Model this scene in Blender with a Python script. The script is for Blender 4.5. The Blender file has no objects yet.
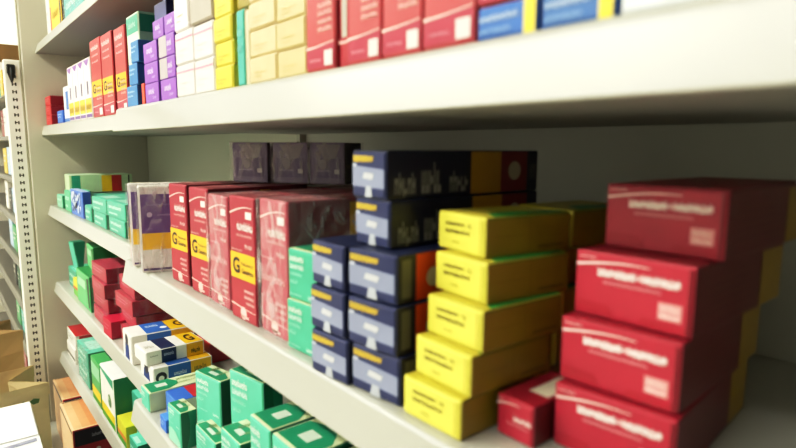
import bpy, bmesh, math, random
from mathutils import Vector, Matrix
random.seed(7)
S = 0.225          # metres per layout unit (one shelf pitch is about 1.04 units)
ZF = 4.5           # camera height above the floor in layout units
scn = bpy.context.scene
COL = scn.collection

# ------------------------------------------------------------------ materials
_m = {}
def lin(c):
    c = c / 255.0
    return c / 12.92 if c <= 0.04045 else ((c + 0.055) / 1.055) ** 2.4
def rgb(hx):
    return tuple(lin(int(hx[i:i + 2], 16)) for i in (0, 2, 4)) + (1.0,)
def mat(hx, rough=0.42, coat=0.0, var=0.10, scale=60.0, bump=0.0, metal=0.0, emit=0.0):
    key = (hx, rough, coat, var, scale, bump, metal, emit)
    if key in _m: return _m[key]
    m = bpy.data.materials.new('paint_' + hx); m.use_nodes = True
    nt = m.node_tree; b = nt.nodes['Principled BSDF']
    c = rgb(hx)
    tc = nt.nodes.new('ShaderNodeTexCoord')
    no = nt.nodes.new('ShaderNodeTexNoise'); no.inputs['Scale'].default_value = scale; no.inputs['Detail'].default_value = 3
    nt.links.new(tc.outputs['Object'], no.inputs['Vector'])
    mx = nt.nodes.new('ShaderNodeMix'); mx.data_type = 'RGBA'
    mx.inputs[6].default_value = tuple(x * (1 - var) for x in c[:3]) + (1,)
    mx.inputs[7].default_value = tuple(min(1, x * (1 + var)) for x in c[:3]) + (1,)
    nt.links.new(no.outputs['Fac'], mx.inputs[0]); nt.links.new(mx.outputs[2], b.inputs['Base Color'])
    b.inputs['Roughness'].default_value = rough; b.inputs['Coat Weight'].default_value = coat
    b.inputs['Metallic'].default_value = metal
    if emit:
        b.inputs['Emission Color'].default_value = c; b.inputs['Emission Strength'].default_value = emit
    if bump:
        bp = nt.nodes.new('ShaderNodeBump'); bp.inputs['Strength'].default_value = bump; bp.inputs['Distance'].default_value = 0.002
        nt.links.new(no.outputs['Fac'], bp.inputs['Height']); nt.links.new(bp.outputs['Normal'], b.inputs['Normal'])
    _m[key] = m
    return m
def film_mat(lo=0.04, hi=0.34):
    if ('film', lo, hi) in _m: return _m[('film', lo, hi)]
    m = bpy.data.materials.new('shrink_film'); m.use_nodes = True
    nt = m.node_tree; nt.nodes.clear()
    out = nt.nodes.new('ShaderNodeOutputMaterial'); mix = nt.nodes.new('ShaderNodeMixShader')
    tr = nt.nodes.new('ShaderNodeBsdfTransparent'); gl = nt.nodes.new('ShaderNodeBsdfPrincipled')
    gl.inputs['Base Color'].default_value = (0.9, 0.84, 0.82, 1); gl.inputs['Roughness'].default_value = 0.16
    tc = nt.nodes.new('ShaderNodeTexCoord'); no = nt.nodes.new('ShaderNodeTexNoise')
    no.inputs['Scale'].default_value = 55; no.inputs['Detail'].default_value = 4; no.inputs['Distortion'].default_value = 1.6
    mp = nt.nodes.new('ShaderNodeMapping'); mp.inputs['Scale'].default_value = (1, 1, 0.45)
    nt.links.new(tc.outputs['Object'], mp.inputs['Vector']); nt.links.new(mp.outputs['Vector'], no.inputs['Vector'])
    bp = nt.nodes.new('ShaderNodeBump'); bp.inputs['Strength'].default_value = 0.9; bp.inputs['Distance'].default_value = 0.006
    nt.links.new(no.outputs['Fac'], bp.inputs['Height']); nt.links.new(bp.outputs['Normal'], gl.inputs['Normal'])
    rp = nt.nodes.new('ShaderNodeValToRGB'); rp.color_ramp.elements[0].position = 0.46; rp.color_ramp.elements[0].color = (lo, lo, lo, 1)
    rp.color_ramp.elements[1].position = 0.66; rp.color_ramp.elements[1].color = (hi, hi, hi, 1)
    nt.links.new(no.outputs['Fac'], rp.inputs['Fac']); nt.links.new(rp.outputs['Color'], mix.inputs['Fac'])
    nt.links.new(tr.outputs['BSDF'], mix.inputs[1]); nt.links.new(gl.outputs['BSDF'], mix.inputs[2])
    nt.links.new(mix.outputs['Shader'], out.inputs['Surface'])
    _m[('film', lo, hi)] = m
    return m

# ------------------------------------------------------------------ mesh builder
class MB:
    """collects polygons (in layout units) with materials, and builds one mesh object"""
    def __init__(s): s.v = []; s.f = []; s.mi = []; s.mats = []
    def slot(s, m):
        if m not in s.mats: s.mats.append(m)
        return s.mats.index(m)
    def poly(s, pts, m):
        i = len(s.v); s.v += [tuple(p) for p in pts]; s.f.append(tuple(range(i, i + len(pts)))); s.mi.append(s.slot(m))
    def add_bm(s, bm, matf):
        i = len(s.v); bm.verts.ensure_lookup_table(); bm.normal_update()
        for k, v in enumerate(bm.verts): v.index = k
        s.v += [tuple(v.co) for v in bm.verts]
        for f in bm.faces:
            s.f.append(tuple(i + v.index for v in f.verts)); s.mi.append(s.slot(matf(f)))
        bm.free()
    def box(s, x0, x1, y0, y1, z0, z1, m, bev=0.0, seg=1, M=None):
        bm = bmesh.new(); bmesh.ops.create_cube(bm, size=1)
        for v in bm.verts:
            v.co = Vector(((x0 + x1) / 2 + v.co.x * (x1 - x0), (y0 + y1) / 2 + v.co.y * (y1 - y0), (z0 + z1) / 2 + v.co.z * (z1 - z0)))
        if bev: bmesh.ops.bevel(bm, geom=bm.edges[:], offset=bev, segments=seg, affect='EDGES', profile=0.6)
        if M is not None: bm.transform(M)
        s.add_bm(bm, m if callable(m) else (lambda f: m))
    def extrude_y(s, prof, y0, y1, m):
        n = len(prof); i = len(s.v)
        s.v += [(x, y0, z) for x, z in prof] + [(x, y1, z) for x, z in prof]
        k = s.slot(m)
        for j in range(n):
            a, b = j, (j + 1) % n
            s.f.append((i + a, i + b, i + n + b, i + n + a)); s.mi.append(k)
        s.f.append(tuple(i + j for j in reversed(range(n)))); s.mi.append(k)
        s.f.append(tuple(i + n + j for j in range(n))); s.mi.append(k)
    def tube(s, pts, r, m, n=10, cap=True):
        pts = [Vector(p) for p in pts]; rings = []
        for k, p in enumerate(pts):
            d = (pts[min(k + 1, len(pts) - 1)] - pts[max(k - 1, 0)]).normalized()
            a = d.orthogonal().normalized(); b = d.cross(a)
            rings.append([p + (a * math.cos(2 * math.pi * j / n) + b * math.sin(2 * math.pi * j / n)) * r for j in range(n)])
        i = len(s.v); s.v += [tuple(q) for rg in rings for q in rg]; ks = s.slot(m)
        for k in range(len(rings) - 1):
            for j in range(n):
                s.f.append((i + k * n + j, i + k * n + (j + 1) % n, i + (k + 1) * n + (j + 1) % n, i + (k + 1) * n + j)); s.mi.append(ks)
        if cap:
            s.f.append(tuple(i + j for j in reversed(range(n)))); s.mi.append(ks)
            s.f.append(tuple(i + (len(rings) - 1) * n + j for j in range(n))); s.mi.append(ks)
    def mesh(s, name):
        me = bpy.data.meshes.new(name)
        me.from_pydata([(a * S, b * S, c * S) for a, b, c in s.v], [], s.f)
        for m in s.mats: me.materials.append(m)
        me.polygons.foreach_set('material_index', s.mi); me.update()
        return me
    def build(s, name, parent=None, loc=(0, 0, 0), rz=0.0):
        return link(name, s.mesh(name), parent, loc, rz)
def link(name, me, parent=None, loc=(0, 0, 0), rz=0.0):
    o = bpy.data.objects.new(name, me); COL.objects.link(o)
    if parent is not None:
        o.parent = parent; o.location = tuple(c * S for c in loc)
    else:
        o.location = (loc[0] * S, loc[1] * S, (loc[2] + ZF) * S)
    o.rotation_euler[2] = math.radians(rz)
    return o
def tag(o, label, cat, group=None):
    o['label'] = label; o['category'] = cat
    if group: o['group'] = group
    return o
def struct(o): o['kind'] = 'structure'; return o
def empty(name, loc=(0, 0, 0), rz=0.0):
    o = link(name, None, None, loc, rz); o.empty_display_size = 0.02
    return o

# ------------------------------------------------------------------ lettering
_txt = {}
def text_geo(body, bold=0.0):
    """unit-height outline mesh of a word: (verts, faces, width)"""
    if (body, bold) in _txt: return _txt[(body, bold)]
    cu = bpy.data.curves.new('lettering', 'FONT'); cu.body = body; cu.size = 1; cu.resolution_u = 3; cu.offset = bold
    o = bpy.data.objects.new('lettering', cu); COL.objects.link(o)
    dg = bpy.context.evaluated_depsgraph_get(); dg.update()
    me = o.evaluated_get(dg).to_mesh()
    vs = [(v.co.x, v.co.y) for v in me.vertices]; fs = [tuple(p.vertices) for p in me.polygons]
    o.evaluated_get(dg).to_mesh_clear(); bpy.data.objects.remove(o); bpy.data.curves.remove(cu)
    x0 = min(v[0] for v in vs); x1 = max(v[0] for v in vs); y0 = min(v[1] for v in vs); y1 = max(v[1] for v in vs)
    vs = [((a - x0) / (x1 - x0), (b - y0) / (y1 - y0)) for a, b in vs]
    _txt[(body, bold)] = (vs, fs)
    return _txt[(body, bold)]

EPS = 0.0016
class Carton:
    """one carton: body mesh, front flap mesh, printing lies on the faces"""
    def __init__(s, w, d, h, body, flap=True, side=None, top=None, front=None, rough=0.42):
        s.w, s.d, s.h = w, d, h
        s.body = MB(); s.front = MB() if flap else s.body
        s.flap = flap
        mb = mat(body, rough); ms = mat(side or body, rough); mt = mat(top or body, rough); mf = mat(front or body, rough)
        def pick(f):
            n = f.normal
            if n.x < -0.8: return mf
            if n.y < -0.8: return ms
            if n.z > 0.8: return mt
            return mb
        s.body.box(0, d, 0, w, 0, h, pick, bev=min(0.007, 0.06 * min(w, h, d)), seg=2)
        s.lay = {'F': 0, 'S': 0, 'T': 0}
        s.off = 0.0
        if flap:
            e = 0.004; g = 0.006
            s.front.box(-e, 0.002, g, w - g, g, h - g, mf, bev=0.0018)
            s.off = e
    def P(s, face, a, b, lay):
        e = EPS * lay
        if face == 'F': return (-e - s.off, s.w * (1 - a), s.h * b)
        if face == 'S': return (s.d * a, -e, s.h * b)
        return (s.d * a, s.w * b, s.h + e)
    def tgt(s, face): return s.front if face == 'F' else s.body
    def poly(s, face, pts, hx, lay=1, rough=0.42):
        s.tgt(face).poly([s.P(face, a, b, lay) for a, b in pts], mat(hx, rough))
    def rect(s, face, a0, a1, b0, b1, hx, lay=1):
        lo, hi = 0.025, 0.975
        c = lambda x: min(hi, max(lo, x))
        s.poly(face, [(c(a0), c(b0)), (c(a1), c(b0)), (c(a1), c(b1)), (c(a0), c(b1))], hx, lay)
    def disc(s, face, a, b, r, hx, lay=2, n=20):
        W = s.w if face == 'F' else s.d; H = s.w if face == 'T' else s.h
        s.poly(face, [(a + r / W * math.cos(2 * math.pi * k / n), b + r / H * math.sin(2 * math.pi * k / n)) for k in range(n)], hx, lay)
    def band(s, face, pts, t, hx, lay=1):
        """curved stripe through (a,b) points, tapering thickness t -> t/3"""
        n = len(pts)
        for k in range(n - 1):
            t0 = t * (1 - 0.7 * k / (n - 1)); t1 = t * (1 - 0.7 * (k + 1) / (n - 1))
            s.poly(face, [(pts[k][0], pts[k][1] - t0), (pts[k + 1][0], pts[k + 1][1] - t1), (pts[k + 1][0], pts[k + 1][1] + t1), (pts[k][0], pts[k][1] + t0)], hx, lay)
    def scrawl(s, face, a0, a1, b0, b1, hx, n=9, seed=0, lay=2, gaps=()):
        """small illegible lettering: a run of strokes of uneven height"""
        r = random.Random(seed); m_ = int(n * 1.7); st = (a1 - a0) / m_; hb = b1 - b0
        for k in range(m_):
            if int(k / 1.7) in gaps: continue
            x = a0 + k * st; q = r.random()
            lo = b0 - (hb * 0.14 if q < 0.1 else 0); hi = b1 if q > 0.66 else b0 + hb * 0.74
            if face == 'S' and False: pass
            s.poly(face, [(x, lo), (x + st * 0.26, lo), (x + st * 0.26, hi), (x, hi)], hx, lay)
            t = b0 + hb * r.choice((0.0, 0.30, 0.48))
            s.poly(face, [(x + st * 0.26, t), (x + st * 0.80, t), (x + st * 0.80, t + hb * 0.26), (x + st * 0.26, t + hb * 0.26)], hx, lay)
            if r.random() < 0.75:
                s.poly(face, [(x + st * 0.56, b0), (x + st * 0.80, b0), (x + st * 0.80, b0 + hb * 0.74), (x + st * 0.56, b0 + hb * 0.74)], hx, lay)
    def text(s, face, body, a0, a1, b0, b1, hx, lay=2, bold=0.0):
        vs, fs = text_geo(body, bold)
        for f in fs:
            s.poly(face, [(a0 + (a1 - a0) * vs[i][0], b0 + (b1 - b0) * vs[i][1]) for i in f], hx, lay)
    def generic_mark(s, face, a0, a1, b0, b1, lay=1, flip=False):
        s.rect(face, a0, a1, b0, b1, 'eab41a', lay)
        A = lambda t: a0 + (a1 - a0) * t
        B = lambda t: b0 + (b1 - b0) * t
        s.text(face, 'G', A(0.10), A(0.40), B(0.20), B(0.82), '1c1712', lay + 1, 0.03)
        s.text(face, 'Medicamento', A(0.47), A(0.93), B(0.55), B(0.70), '1c1712', lay + 1)
        s.text(face, 'Gen\u00e9rico', A(0.47), A(0.93), B(0.24), B(0.44), '1c1712', lay + 1, 0.02)
    def meshes(s, name='carton'):
        r = [s.body.mesh(name)]
        if s.flap: r.append(s.front.mesh('end_flap'))
        return r
    def film(s, g=0.008, soft=False):
        """loose shrink wrap shell around the carton"""
        b = MB(); bm = bmesh.new(); bmesh.ops.create_cube(bm, size=1)
        bmesh.ops.subdivide_edges(bm, edges=bm.edges[:], cuts=5, use_grid_fill=True)
        r = random.Random(int(s.w * 1000)); gg = g + s.off + EPS * 3
        for v in bm.verts:
            v.co = Vector((s.d / 2 + v.co.x * (s.d + 2 * gg) + r.uniform(-.3, .3) * g, s.w / 2 + v.co.y * (s.w + 2 * g) + r.uniform(-.3, .3) * g, s.h / 2 + 0.001 + v.co.z * (s.h + 0.002)))
        b.add_bm(bm, lambda f: film_mat(*{2: (0.015, 0.12), 3: (0.07, 0.36)}.get(int(soft), (0.04, 0.34))))
        return b.mesh('shrink_wrap')

_mesh_cache = {}
def put(design, x, y, rz, w, d, h, z, label, group, cat='medicine box', name='medicine_carton', flap=True, wrap=False, **kw):
    """place one carton: front near bottom corner at (x, y, z), depth along +x, width along +y"""
    key = (design.__name__, w, d, h, flap, wrap, tuple(sorted(kw.items())))
    if key not in _mesh_cache:
        c = design(w, d, h, flap, **kw)
        ms = c.meshes(name)
        if wrap: ms.append(c.film(soft=wrap))
        _mesh_cache[key] = ms
    ms = _mesh_cache[key]
    o = link(name, ms[0], None, (x, y, z + 0.0015), rz)
    for k, me in enumerate(ms[1:]):
        link(me.name.split('.')[0], me, o)
    return tag(o, label, cat, group)

# ------------------------------------------------------------------ carton designs
def arc(a0, a1, b0, rise, n=9):
    return [(a0 + (a1 - a0) * k / (n - 1), b0 + rise * math.sin(math.pi * 0.62 * k / (n - 1))) for k in range(n)]
def red_syrup(w, d, h, flap, mark=True, tone='a0243a', low='a62438', side='5c0f18'):
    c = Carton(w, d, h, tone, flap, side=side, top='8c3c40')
    c.rect('F', 0, 1, 0, 0.33, low)
    c.band('F', arc(0.05, 0.95, 0.86, 0.06), 0.008, 'f0c8c0', 2)
    c.rect('F', 0.68, 0.90, 0.83, 0.885, 'f4dcd6', 2)
    c.scrawl('F', 0.34, 0.94, 0.735, 0.80, 'f4e4de', 9, 3)
    c.scrawl('F', 0.30, 0.90, 0.685, 0.71, 'd89a9a', 14, 4)
    c.scrawl('F', 0.62, 0.90, 0.60, 0.64, 'e0b4b0', 5, 5)
    c.scrawl('F', 0.08, 0.52, 0.565, 0.585, 'd89a9a', 10, 6)
    if mark: c.generic_mark('F', 0.02, 0.98, 0.34, 0.55)
    else: c.scrawl('F', 0.1, 0.9, 0.40, 0.46, 'e0a0a0', 8, 8)
    c.scrawl('F', 0.55, 0.92, 0.245, 0.275, 'e8b8b4', 6, 7); c.scrawl('F', 0.55, 0.92, 0.195, 0.225, 'e8b8b4', 6, 8); c.scrawl('F', 0.62, 0.92, 0.15, 0.175, 'e8b8b4', 5, 9)
    c.band('F', [(0.02, 0.125), (0.3, 0.115), (0.6, 0.105), (0.97, 0.10)], 0.007, 'f0c8c0', 2)
    c.disc('F', 0.50, 0.07, 0.030, 'ecc0b8', 2); c.rect('F', 0.40, 0.70, 0.03, 0.05, 'ecc0b8', 2)
    for k in range(4): c.scrawl('S', 0.08, 0.42, 0.84 - k * 0.09, 0.86 - k * 0.09, '8a3a3a', 12, k)
    c.rect('S', 0.49, 0.60, 0.02, 0.97, 'd09a18')
    for k in range(3): c.scrawl('T', 0.1 + 0.28 * k, 0.3 + 0.28 * k, 0.3, 0.6, 'c8a098', 5, k)
    return c
def red_tall(w, d, h, flap, mark=False, block=True):
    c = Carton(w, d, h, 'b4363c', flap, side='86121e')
    c.rect('F', 0, 1, 0, 0.15, 'a61a3c')
    for k in range(4): c.scrawl('F', 0.45, 0.92, 0.225 + k * 0.045, 0.255 + k * 0.045, 'ecb0a8', 6, k)
    c.scrawl('F', 0.15, 0.85, 0.86, 0.92, 'f0d0cc', 8, 3); c.scrawl('F', 0.2, 0.8, 0.78, 0.81, 'e8b0b0', 10, 4); c.scrawl('F', 0.2, 0.8, 0.70, 0.73, 'e8b0b0', 10, 5)
    c.band('F', [(0.02, 0.14), (0.4, 0.145), (0.97, 0.16)], 0.007, 'f2c8c0', 2)
    if mark: c.generic_mark('F', 0.02, 0.98, 0.27, 0.47)
    if block: c.rect('F', 0.66, 0.92, 0.03, 0.115, 'e0d4cc', 2)
    c.scrawl('F', 0.15, 0.55, 0.06, 0.08, 'e08a9a', 8, 6)
    c.band('S', [(0.02, 0.16), (0.5, 0.16), (0.97, 0.16)], 0.007, 'e8b0b0', 2)
    return c
def red_narrow(w, d, h, flap):
    c = Carton(w, d, h, 'a41228', flap)
    c.rect('F', 0.3, 0.72, 0.17, 0.50, 'a9a294'); c.rect('F', 0, 1, 0.135, 0.15, 'e0a8a0'); c.rect('F', 0.3, 0.7, 0.6, 0.9, 'd8c0b8')
    return c
def purple_band(w, d, h, flap):
    c = Carton(w, d, h, 'e8e4e0', flap, top='d8d4c8')
    for F in 'FS':
        c.rect(F, 0, 1, 0.46, 0.91, '6c4a8c'); c.rect(F, 0, 1, 0.27, 0.46, 'f0c024'); c.rect(F, 0, 1, 0, 0.05, '5a3c76')
        c.rect(F, 0, 1, 0.91, 0.99, 'd9d4d4')  # pale band for the wrap at the top, its sheen painted in
    c.rect('F', 0.1, 0.8, 0.08, 0.2, 'd86a78', 2)
    c.scrawl('S', 0.25, 0.9, 0.66, 0.685, 'a08cb8', 12, 1); c.scrawl('S', 0.12, 0.85, 0.78, 0.80, '8a78a8', 12, 2); c.disc('S', 0.14, 0.675, 0.016, 'b8a8c8', 2)
    return c
def dark_purple_pack(w, d, h, flap):
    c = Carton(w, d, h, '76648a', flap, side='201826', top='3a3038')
    c.rect('F', 0.12, 0.9, 0.15, 0.62, '5c4878'); c.poly('F', [(0.2, 0.95), (0.9, 0.95), (0.75, 0.62), (0.45, 0.58)], '8f8890', 2)
    c.rect('F', 0.72, 0.86, 0.25, 0.36, 'c8c0c8', 2); c.scrawl('F', 0.2, 0.6, 0.30, 0.36, '9a8cae', 6, 2)
    c.scrawl('S', 0.1, 0.3, 0.4, 0.5, '6a5a50', 4, 1)
    return c
def green_carton(w, d, h, flap, tall=False, tone='58c09c', side='1f7c5e'):
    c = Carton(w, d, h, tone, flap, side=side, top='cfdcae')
    q = 0.5 if tall else 1.0
    B = lambda t: 1 - (1 - t) * q
    c.scrawl('F', 0.10, 0.56, B(0.77), B(0.89), 'dff2e0', 6, 1); c.scrawl('F', 0.10, 0.56, B(0.62), B(0.73), 'cfeedd', 6, 2)
    c.scrawl('F', 0.10, 0.50, B(0.49), B(0.565), '8fd8bc', 9, 3); c.scrawl('F', 0.10, 0.35, B(0.33), B(0.42), '8fd8bc', 5, 4)
    c.scrawl('F', 0.08, 0.48, B(0.10), B(0.14), 'a8e2cc', 9, 5); c.scrawl('F', 0.70, 0.92, B(0.09), B(0.17), 'c8ecd8', 4, 6)
    if tall: c.poly('F', [(0.03, 0.03), (0.97, 0.03), (0.9, 0.2), (0.6, 0.38), (0.25, 0.42), (0.03, 0.36)], '8fd4b0', 1)
    t = [(0.03, 0.04), (0.16 * 0.9 / max(d, .3), 0.04), (0.24 * 0.9 / max(d, .3), 0.3), (0.25 * 0.9 / max(d, .3), 0.55), (0.2 * 0.9 / max(d, .3), 0.96), (0.03, 0.96)]
    c.poly('T', t, '1f8c66', 1)
    k = 0.13 * 0.9 / max(d, .3)
    c.rect('T', k * 0.6, k * 1.25, 0.34, 0.66, 'c9dcc6', 2)
    c.scrawl('T', 0.45, 0.92, 0.62, 0.80, '6d7f56', 9, 7); c.scrawl('T', 0.42, 0.88, 0.30, 0.42, '8d9f70', 12, 8)
    if side == '1f7c5e': c.poly('S', [(0.03, 0.02), (0.3, 0.02), (0.5, 0.35), (0.55, 0.7), (0.45, 0.98), (0.03, 0.98)], '0f5a40', 1)
    return c
def blue_carton(w, d, h, flap, long_side=False):
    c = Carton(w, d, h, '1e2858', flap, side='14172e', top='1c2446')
    c.poly('F', [(0.03, 0.24), (0.97, 0.22), (0.97, 0.62), (0.03, 0.68)], '868ea8')
    c.scrawl('F', 0.07, 0.64, 0.76, 0.90, 'd8b83c', 9, 1)
    c.poly('F', [(0.05, 0.77), (0.64, 0.77), (0.66, 0.88), (0.05, 0.90)], 'b09a48', 1)
    c.rect('F', 0.05, 0.16, 0.66, 0.72, 'b8bece', 2)
    c.poly('F', [(0.36, 0.42), (0.64, 0.40), (0.68, 0.52), (0.40, 0.54)], 'c2c4c4', 2)
    c.poly('F', [(0.42, 0.03), (0.64, 0.03), (0.60, 0.26), (0.46, 0.26)], 'aeb4bc', 2)
    if long_side:
        for k, a in enumerate((0.04, 0.19, 0.36)):
            c.scrawl('S', a, a + 0.12, 0.10, 0.55 + 0.2 * (k % 2), '8a8a84', 3, k + 3)
        c.rect('S', 0.50, 0.71, 0.01, 0.99, 'c08c1c'); c.rect('S', 0.71, 0.91, 0.01, 0.99, '7a1a20'); c.disc('S', 0.81, 0.52, 0.035, 'b8ac90')
        c.scrawl('S', 0.93, 0.98, 0.3, 0.8, '4a4a48', 2, 9)
    else:
        c.rect('S', 0.02, 0.08, 0.12, 0.9, '5e5c50'); c.rect('S', 0.11, 0.32, 0.01, 0.99, 'd8461c'); c.disc('S', 0.215, 0.45, 0.032, 'd0c8ac')
        c.rect('S', 0.32, 0.6, 0.01, 0.99, '6e1a14')
    return c
def yellow_carton(w, d, h, flap):
    c = Carton(w, d, h, 'dcd248', flap, side='8f7a1c', top='c0b43c', front='e4dc58')  # dark side tone carries the shade of the unlit side face
    c.scrawl('F', 0.20, 0.74, 0.68, 0.79, '4e4414', 11, 1, gaps=(8,)); c.scrawl('F', 0.20, 0.72, 0.48, 0.60, '4e4414', 10, 2)
    c.scrawl('F', 0.36, 0.50, 0.24, 0.30, '8c7c1c', 4, 3)
    c.rect('F', 0.925, 0.937, 0.08, 0.95, 'a89410', 2)
    c.poly('T', [(0.10, 0.02), (0.98, 0.02), (0.98, 0.20), (0.40, 0.42), (0.22, 0.36)], '2a8a34')
    c.rect('S', 0, 1, 0.955, 0.985, '3c6a24'); c.rect('S', 0.495, 0.503, 0.03, 0.95, '7c640c')
    c.scrawl('S', 0.60, 0.92, 0.16, 0.24, '2e260c', 9, 4); c.scrawl('S', 0.1, 0.42, 0.5, 0.54, '7c640c', 12, 5)
    for k in range(3): c.scrawl('S', 0.58, 0.9, 0.45 + 0.1 * k, 0.48 + 0.1 * k, '7c640c', 14, 6 + k)
    return c
def red_carton(w, d, h, flap, cut=False):
    c = Carton(w, d, h, 'ae1c34', flap, side='64141c', top='96182a', front='ac2038')  # side red darkened, shade on that face is part of the colour
    c.scrawl('F', 0.04, 0.20, 0.905, 0.945, 'e8b0b0', 7, 1)
    c.band('F', arc(0.02, 0.66, 0.79, 0.10), 0.022, 'f2d0cc', 2)
    if cut:
        c.scrawl('F', 0.50, 0.97, 0.50, 0.64, 'f6e2de', 6, 2); c.scrawl('F', 0.30, 0.90, 0.38, 0.44, 'd88a90', 9, 3)
        c.rect('T', 0.3, 0.9, 0.1, 0.6, 'd9d2bc')
    else:
        c.rect('F', 0.22, 0.53, 0.67, 0.755, 'e2b4b2'); c.rect('F', 0.56, 0.90, 0.67, 0.755, 'e2b4b2'); c.scrawl('F', 0.22, 0.90, 0.65, 0.785, 'fbeeea', 17, 2, gaps=(8,)); c.rect('F', 0.27, 0.74, 0.55, 0.59, 'c05a66'); c.scrawl('F', 0.27, 0.76, 0.545, 0.60, 'd88a90', 16, 3)
        c.rect('F', 0.74, 0.92, 0.20, 0.44, 'dd9a98', 1); c.scrawl('F', 0.76, 0.90, 0.34, 0.42, 'f0d0cc', 4, 4); c.scrawl('F', 0.76, 0.90, 0.22, 0.30, 'f0d0cc', 4, 5)
        c.poly('F', [(0.03, 0.03), (0.97, 0.03), (0.97, 0.14), (0.62, 0.16), (0.58, 0.07), (0.36, 0.07), (0.33, 0.22), (0.03, 0.24)], 'a4122c', 1)
        c.rect('F', 0.955, 0.975, 0.03, 0.97, '7c0c20', 2)
    c.rect('S', 0.70, 0.99, 0.02, 0.93, '9c7a1c')
    for k in range(5): c.scrawl('S', 0.1, 0.6, 0.2 + 0.13 * k, 0.24 + 0.13 * k, '6e2a22', 16, k)
    return c
def generic_carton(w, d, h, flap, kind=0):
    c = Carton(w, d, h, 'eeebe0', flap, side='eeebe0', top='eeebe0')
    if kind == 0:      # blue belt, emblem
        for F in 'ST':
            c.rect(F, 0.24, 0.62, 0, 1, '2c66b4'); c.rect(F, 0.62, 0.99, 0, 1, 'eab41a')
        c.scrawl('S', 0.33, 0.55, 0.35, 0.6, 'd4e0f0', 4, 1); c.scrawl('S', 0.40, 0.52, 0.12, 0.22, 'd4e0f0', 4, 2)
        c.scrawl('T', 0.30, 0.50, 0.55, 0.75, 'd4e0f0', 6, 3); c.disc('T', 0.55, 0.35, 0.03, 'e8eef6')
        c.disc('S', 0.12, 0.42, 0.042, '2a2a30'); c.disc('S', 0.12, 0.36, 0.022, 'e8e4d8', 3)
        c.text('T', 'G', 0.74, 0.88, 0.25, 0.75, '1c1712', 2, 0.03); c.scrawl('S', 0.68, 0.92, 0.3, 0.7, '8a6c10', 3, 4)
        c.disc('F', 0.5, 0.75, 0.05, '3a3a44'); c.poly('F', [(0.25, 0.05), (0.75, 0.05), (0.7, 0.6), (0.3, 0.6)], '26407c', 1)
    else:              # navy belt
        for F in 'ST':
            c.rect(F, 0.25, 0.50, 0, 1, '1e2c54'); c.rect(F, 0.68, 0.99, 0, 1, 'eab41a')
        c.scrawl('S', 0.29, 0.46, 0.5, 0.75, 'a8b4d0', 3, 1); c.scrawl('S', 0.06, 0.2, 0.6, 0.7, 'a09c90', 4, 2)
        c.scrawl('S', 0.76, 0.92, 0.25, 0.6, '4c4010', 3, 3); c.text('T', 'G', 0.76, 0.90, 0.2, 0.8, '1c1712', 2, 0.03)
        c.scrawl('T', 0.05, 0.2, 0.3, 0.6, 'b0aca0', 4, 4)
    return c
def plain(w, d, h, flap, body='ffffff', side=None, top=None, bands=(), sbands=(), tbands=(), ink=None, lines=2):
    """carton with horizontal colour bands: bands = ((b0, b1, hex), ...) on the front, sbands/tbands = (a0, a1, hex) along the depth"""
    c = Carton(w, d, h, body, flap, side=side, top=top)
    for b0, b1, hx in bands: c.rect('F', 0, 1, b0, b1, hx)
    for a0, a1, hx in sbands: c.rect('S', a0, a1, 0, 1, hx)
    for a0, a1, hx in tbands: c.rect('T', a0, a1, 0, 1, hx)
    if ink:
        for k in range(lines):
            c.scrawl('F', 0.15, 0.8 - 0.15 * (k % 2), 0.66 - 0.2 * k, 0.76 - 0.2 * k, ink, 7, k)
    return c
def mint_pack(w, d, h, flap, tone='36a886', ink='c4f0dc'):
    c = Carton(w, d, h, tone, flap, side='1e7a5a', top='5cc0a0')
    c.scrawl('F', 0.14, 0.82, 0.55, 0.78, ink, 5, 1); c.scrawl('F', 0.14, 0.6, 0.2, 0.34, ink, 6, 2)
    c.rect('T', 0.1, 0.5, 0.2, 0.75, 'a4dcc4')
    return c
def purple_white(w, d, h, flap, turned=False):
    c = Carton(w, d, h, '8a4cb4', flap, side='6a3494')
    if turned:
        c.rect('F', 0, 0.52, 0, 1, 'b4a8a8')
    c.scrawl('F', 0.58 if turned else 0.3, 0.86 if turned else 0.72, 0.45, 0.75, 'e0c8f0', 3, 1); c.scrawl('F', 0.6, 0.85, 0.2, 0.34, 'c09cdc', 4, 2)
    return c
def pale_carton(w, d, h, flap, tone='d2be8c', line=None, ink='c8b070'):
    c = Carton(w, d, h, tone, flap)
    if line: c.rect('F', 0.02, 0.98, 0.74, 0.80, line)
    c.scrawl('F', 0.2, 0.7, 0.40, 0.46, ink, 9, 1); c.scrawl('F', 0.2, 0.5, 0.25, 0.30, ink, 6, 2)
    return c
def slim_white(w, d, h, flap):
    c = Carton(w, d, h, 'efe6e2', flap, side='d8cfc8', top='7c5a9a')
    c.rect('F', 0.38, 0.62, 0.40, 0.62, '4a3c5c'); c.rect('F', 0, 1, 0.10, 0.34, 'f0c838'); c.rect('F', 0, 1, 0, 0.08, '6a4a8c')
    c.scrawl('F', 0.1, 0.9, 0.15, 0.28, 'a88418', 5, 1); c.poly('F', [(0.03, 0.97), (0.97, 0.97), (0.6, 0.86), (0.3, 0.9)], '8a5aa4', 1)
    return c
def apple_carton(w, d, h, flap):
    c = Carton(w, d, h, 'eef0e0', flap, side='2c8a58', top='f2f2ea')
    c.poly('F', [(0.03, 0.97), (0.97, 0.97), (0.97, 0.80), (0.03, 0.92)], '2c9a78', 1); c.rect('F', 0, 1, 0, 0.14, '3f9a2c'); c.rect('F', 0, 1, 0.14, 0.3, 'e8c81c')
    c.disc('F', 0.68, 0.5, 0.07, '58805a'); c.disc('F', 0.64, 0.54, 0.022, 'c8e0b8', 3)
    return c
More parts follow.
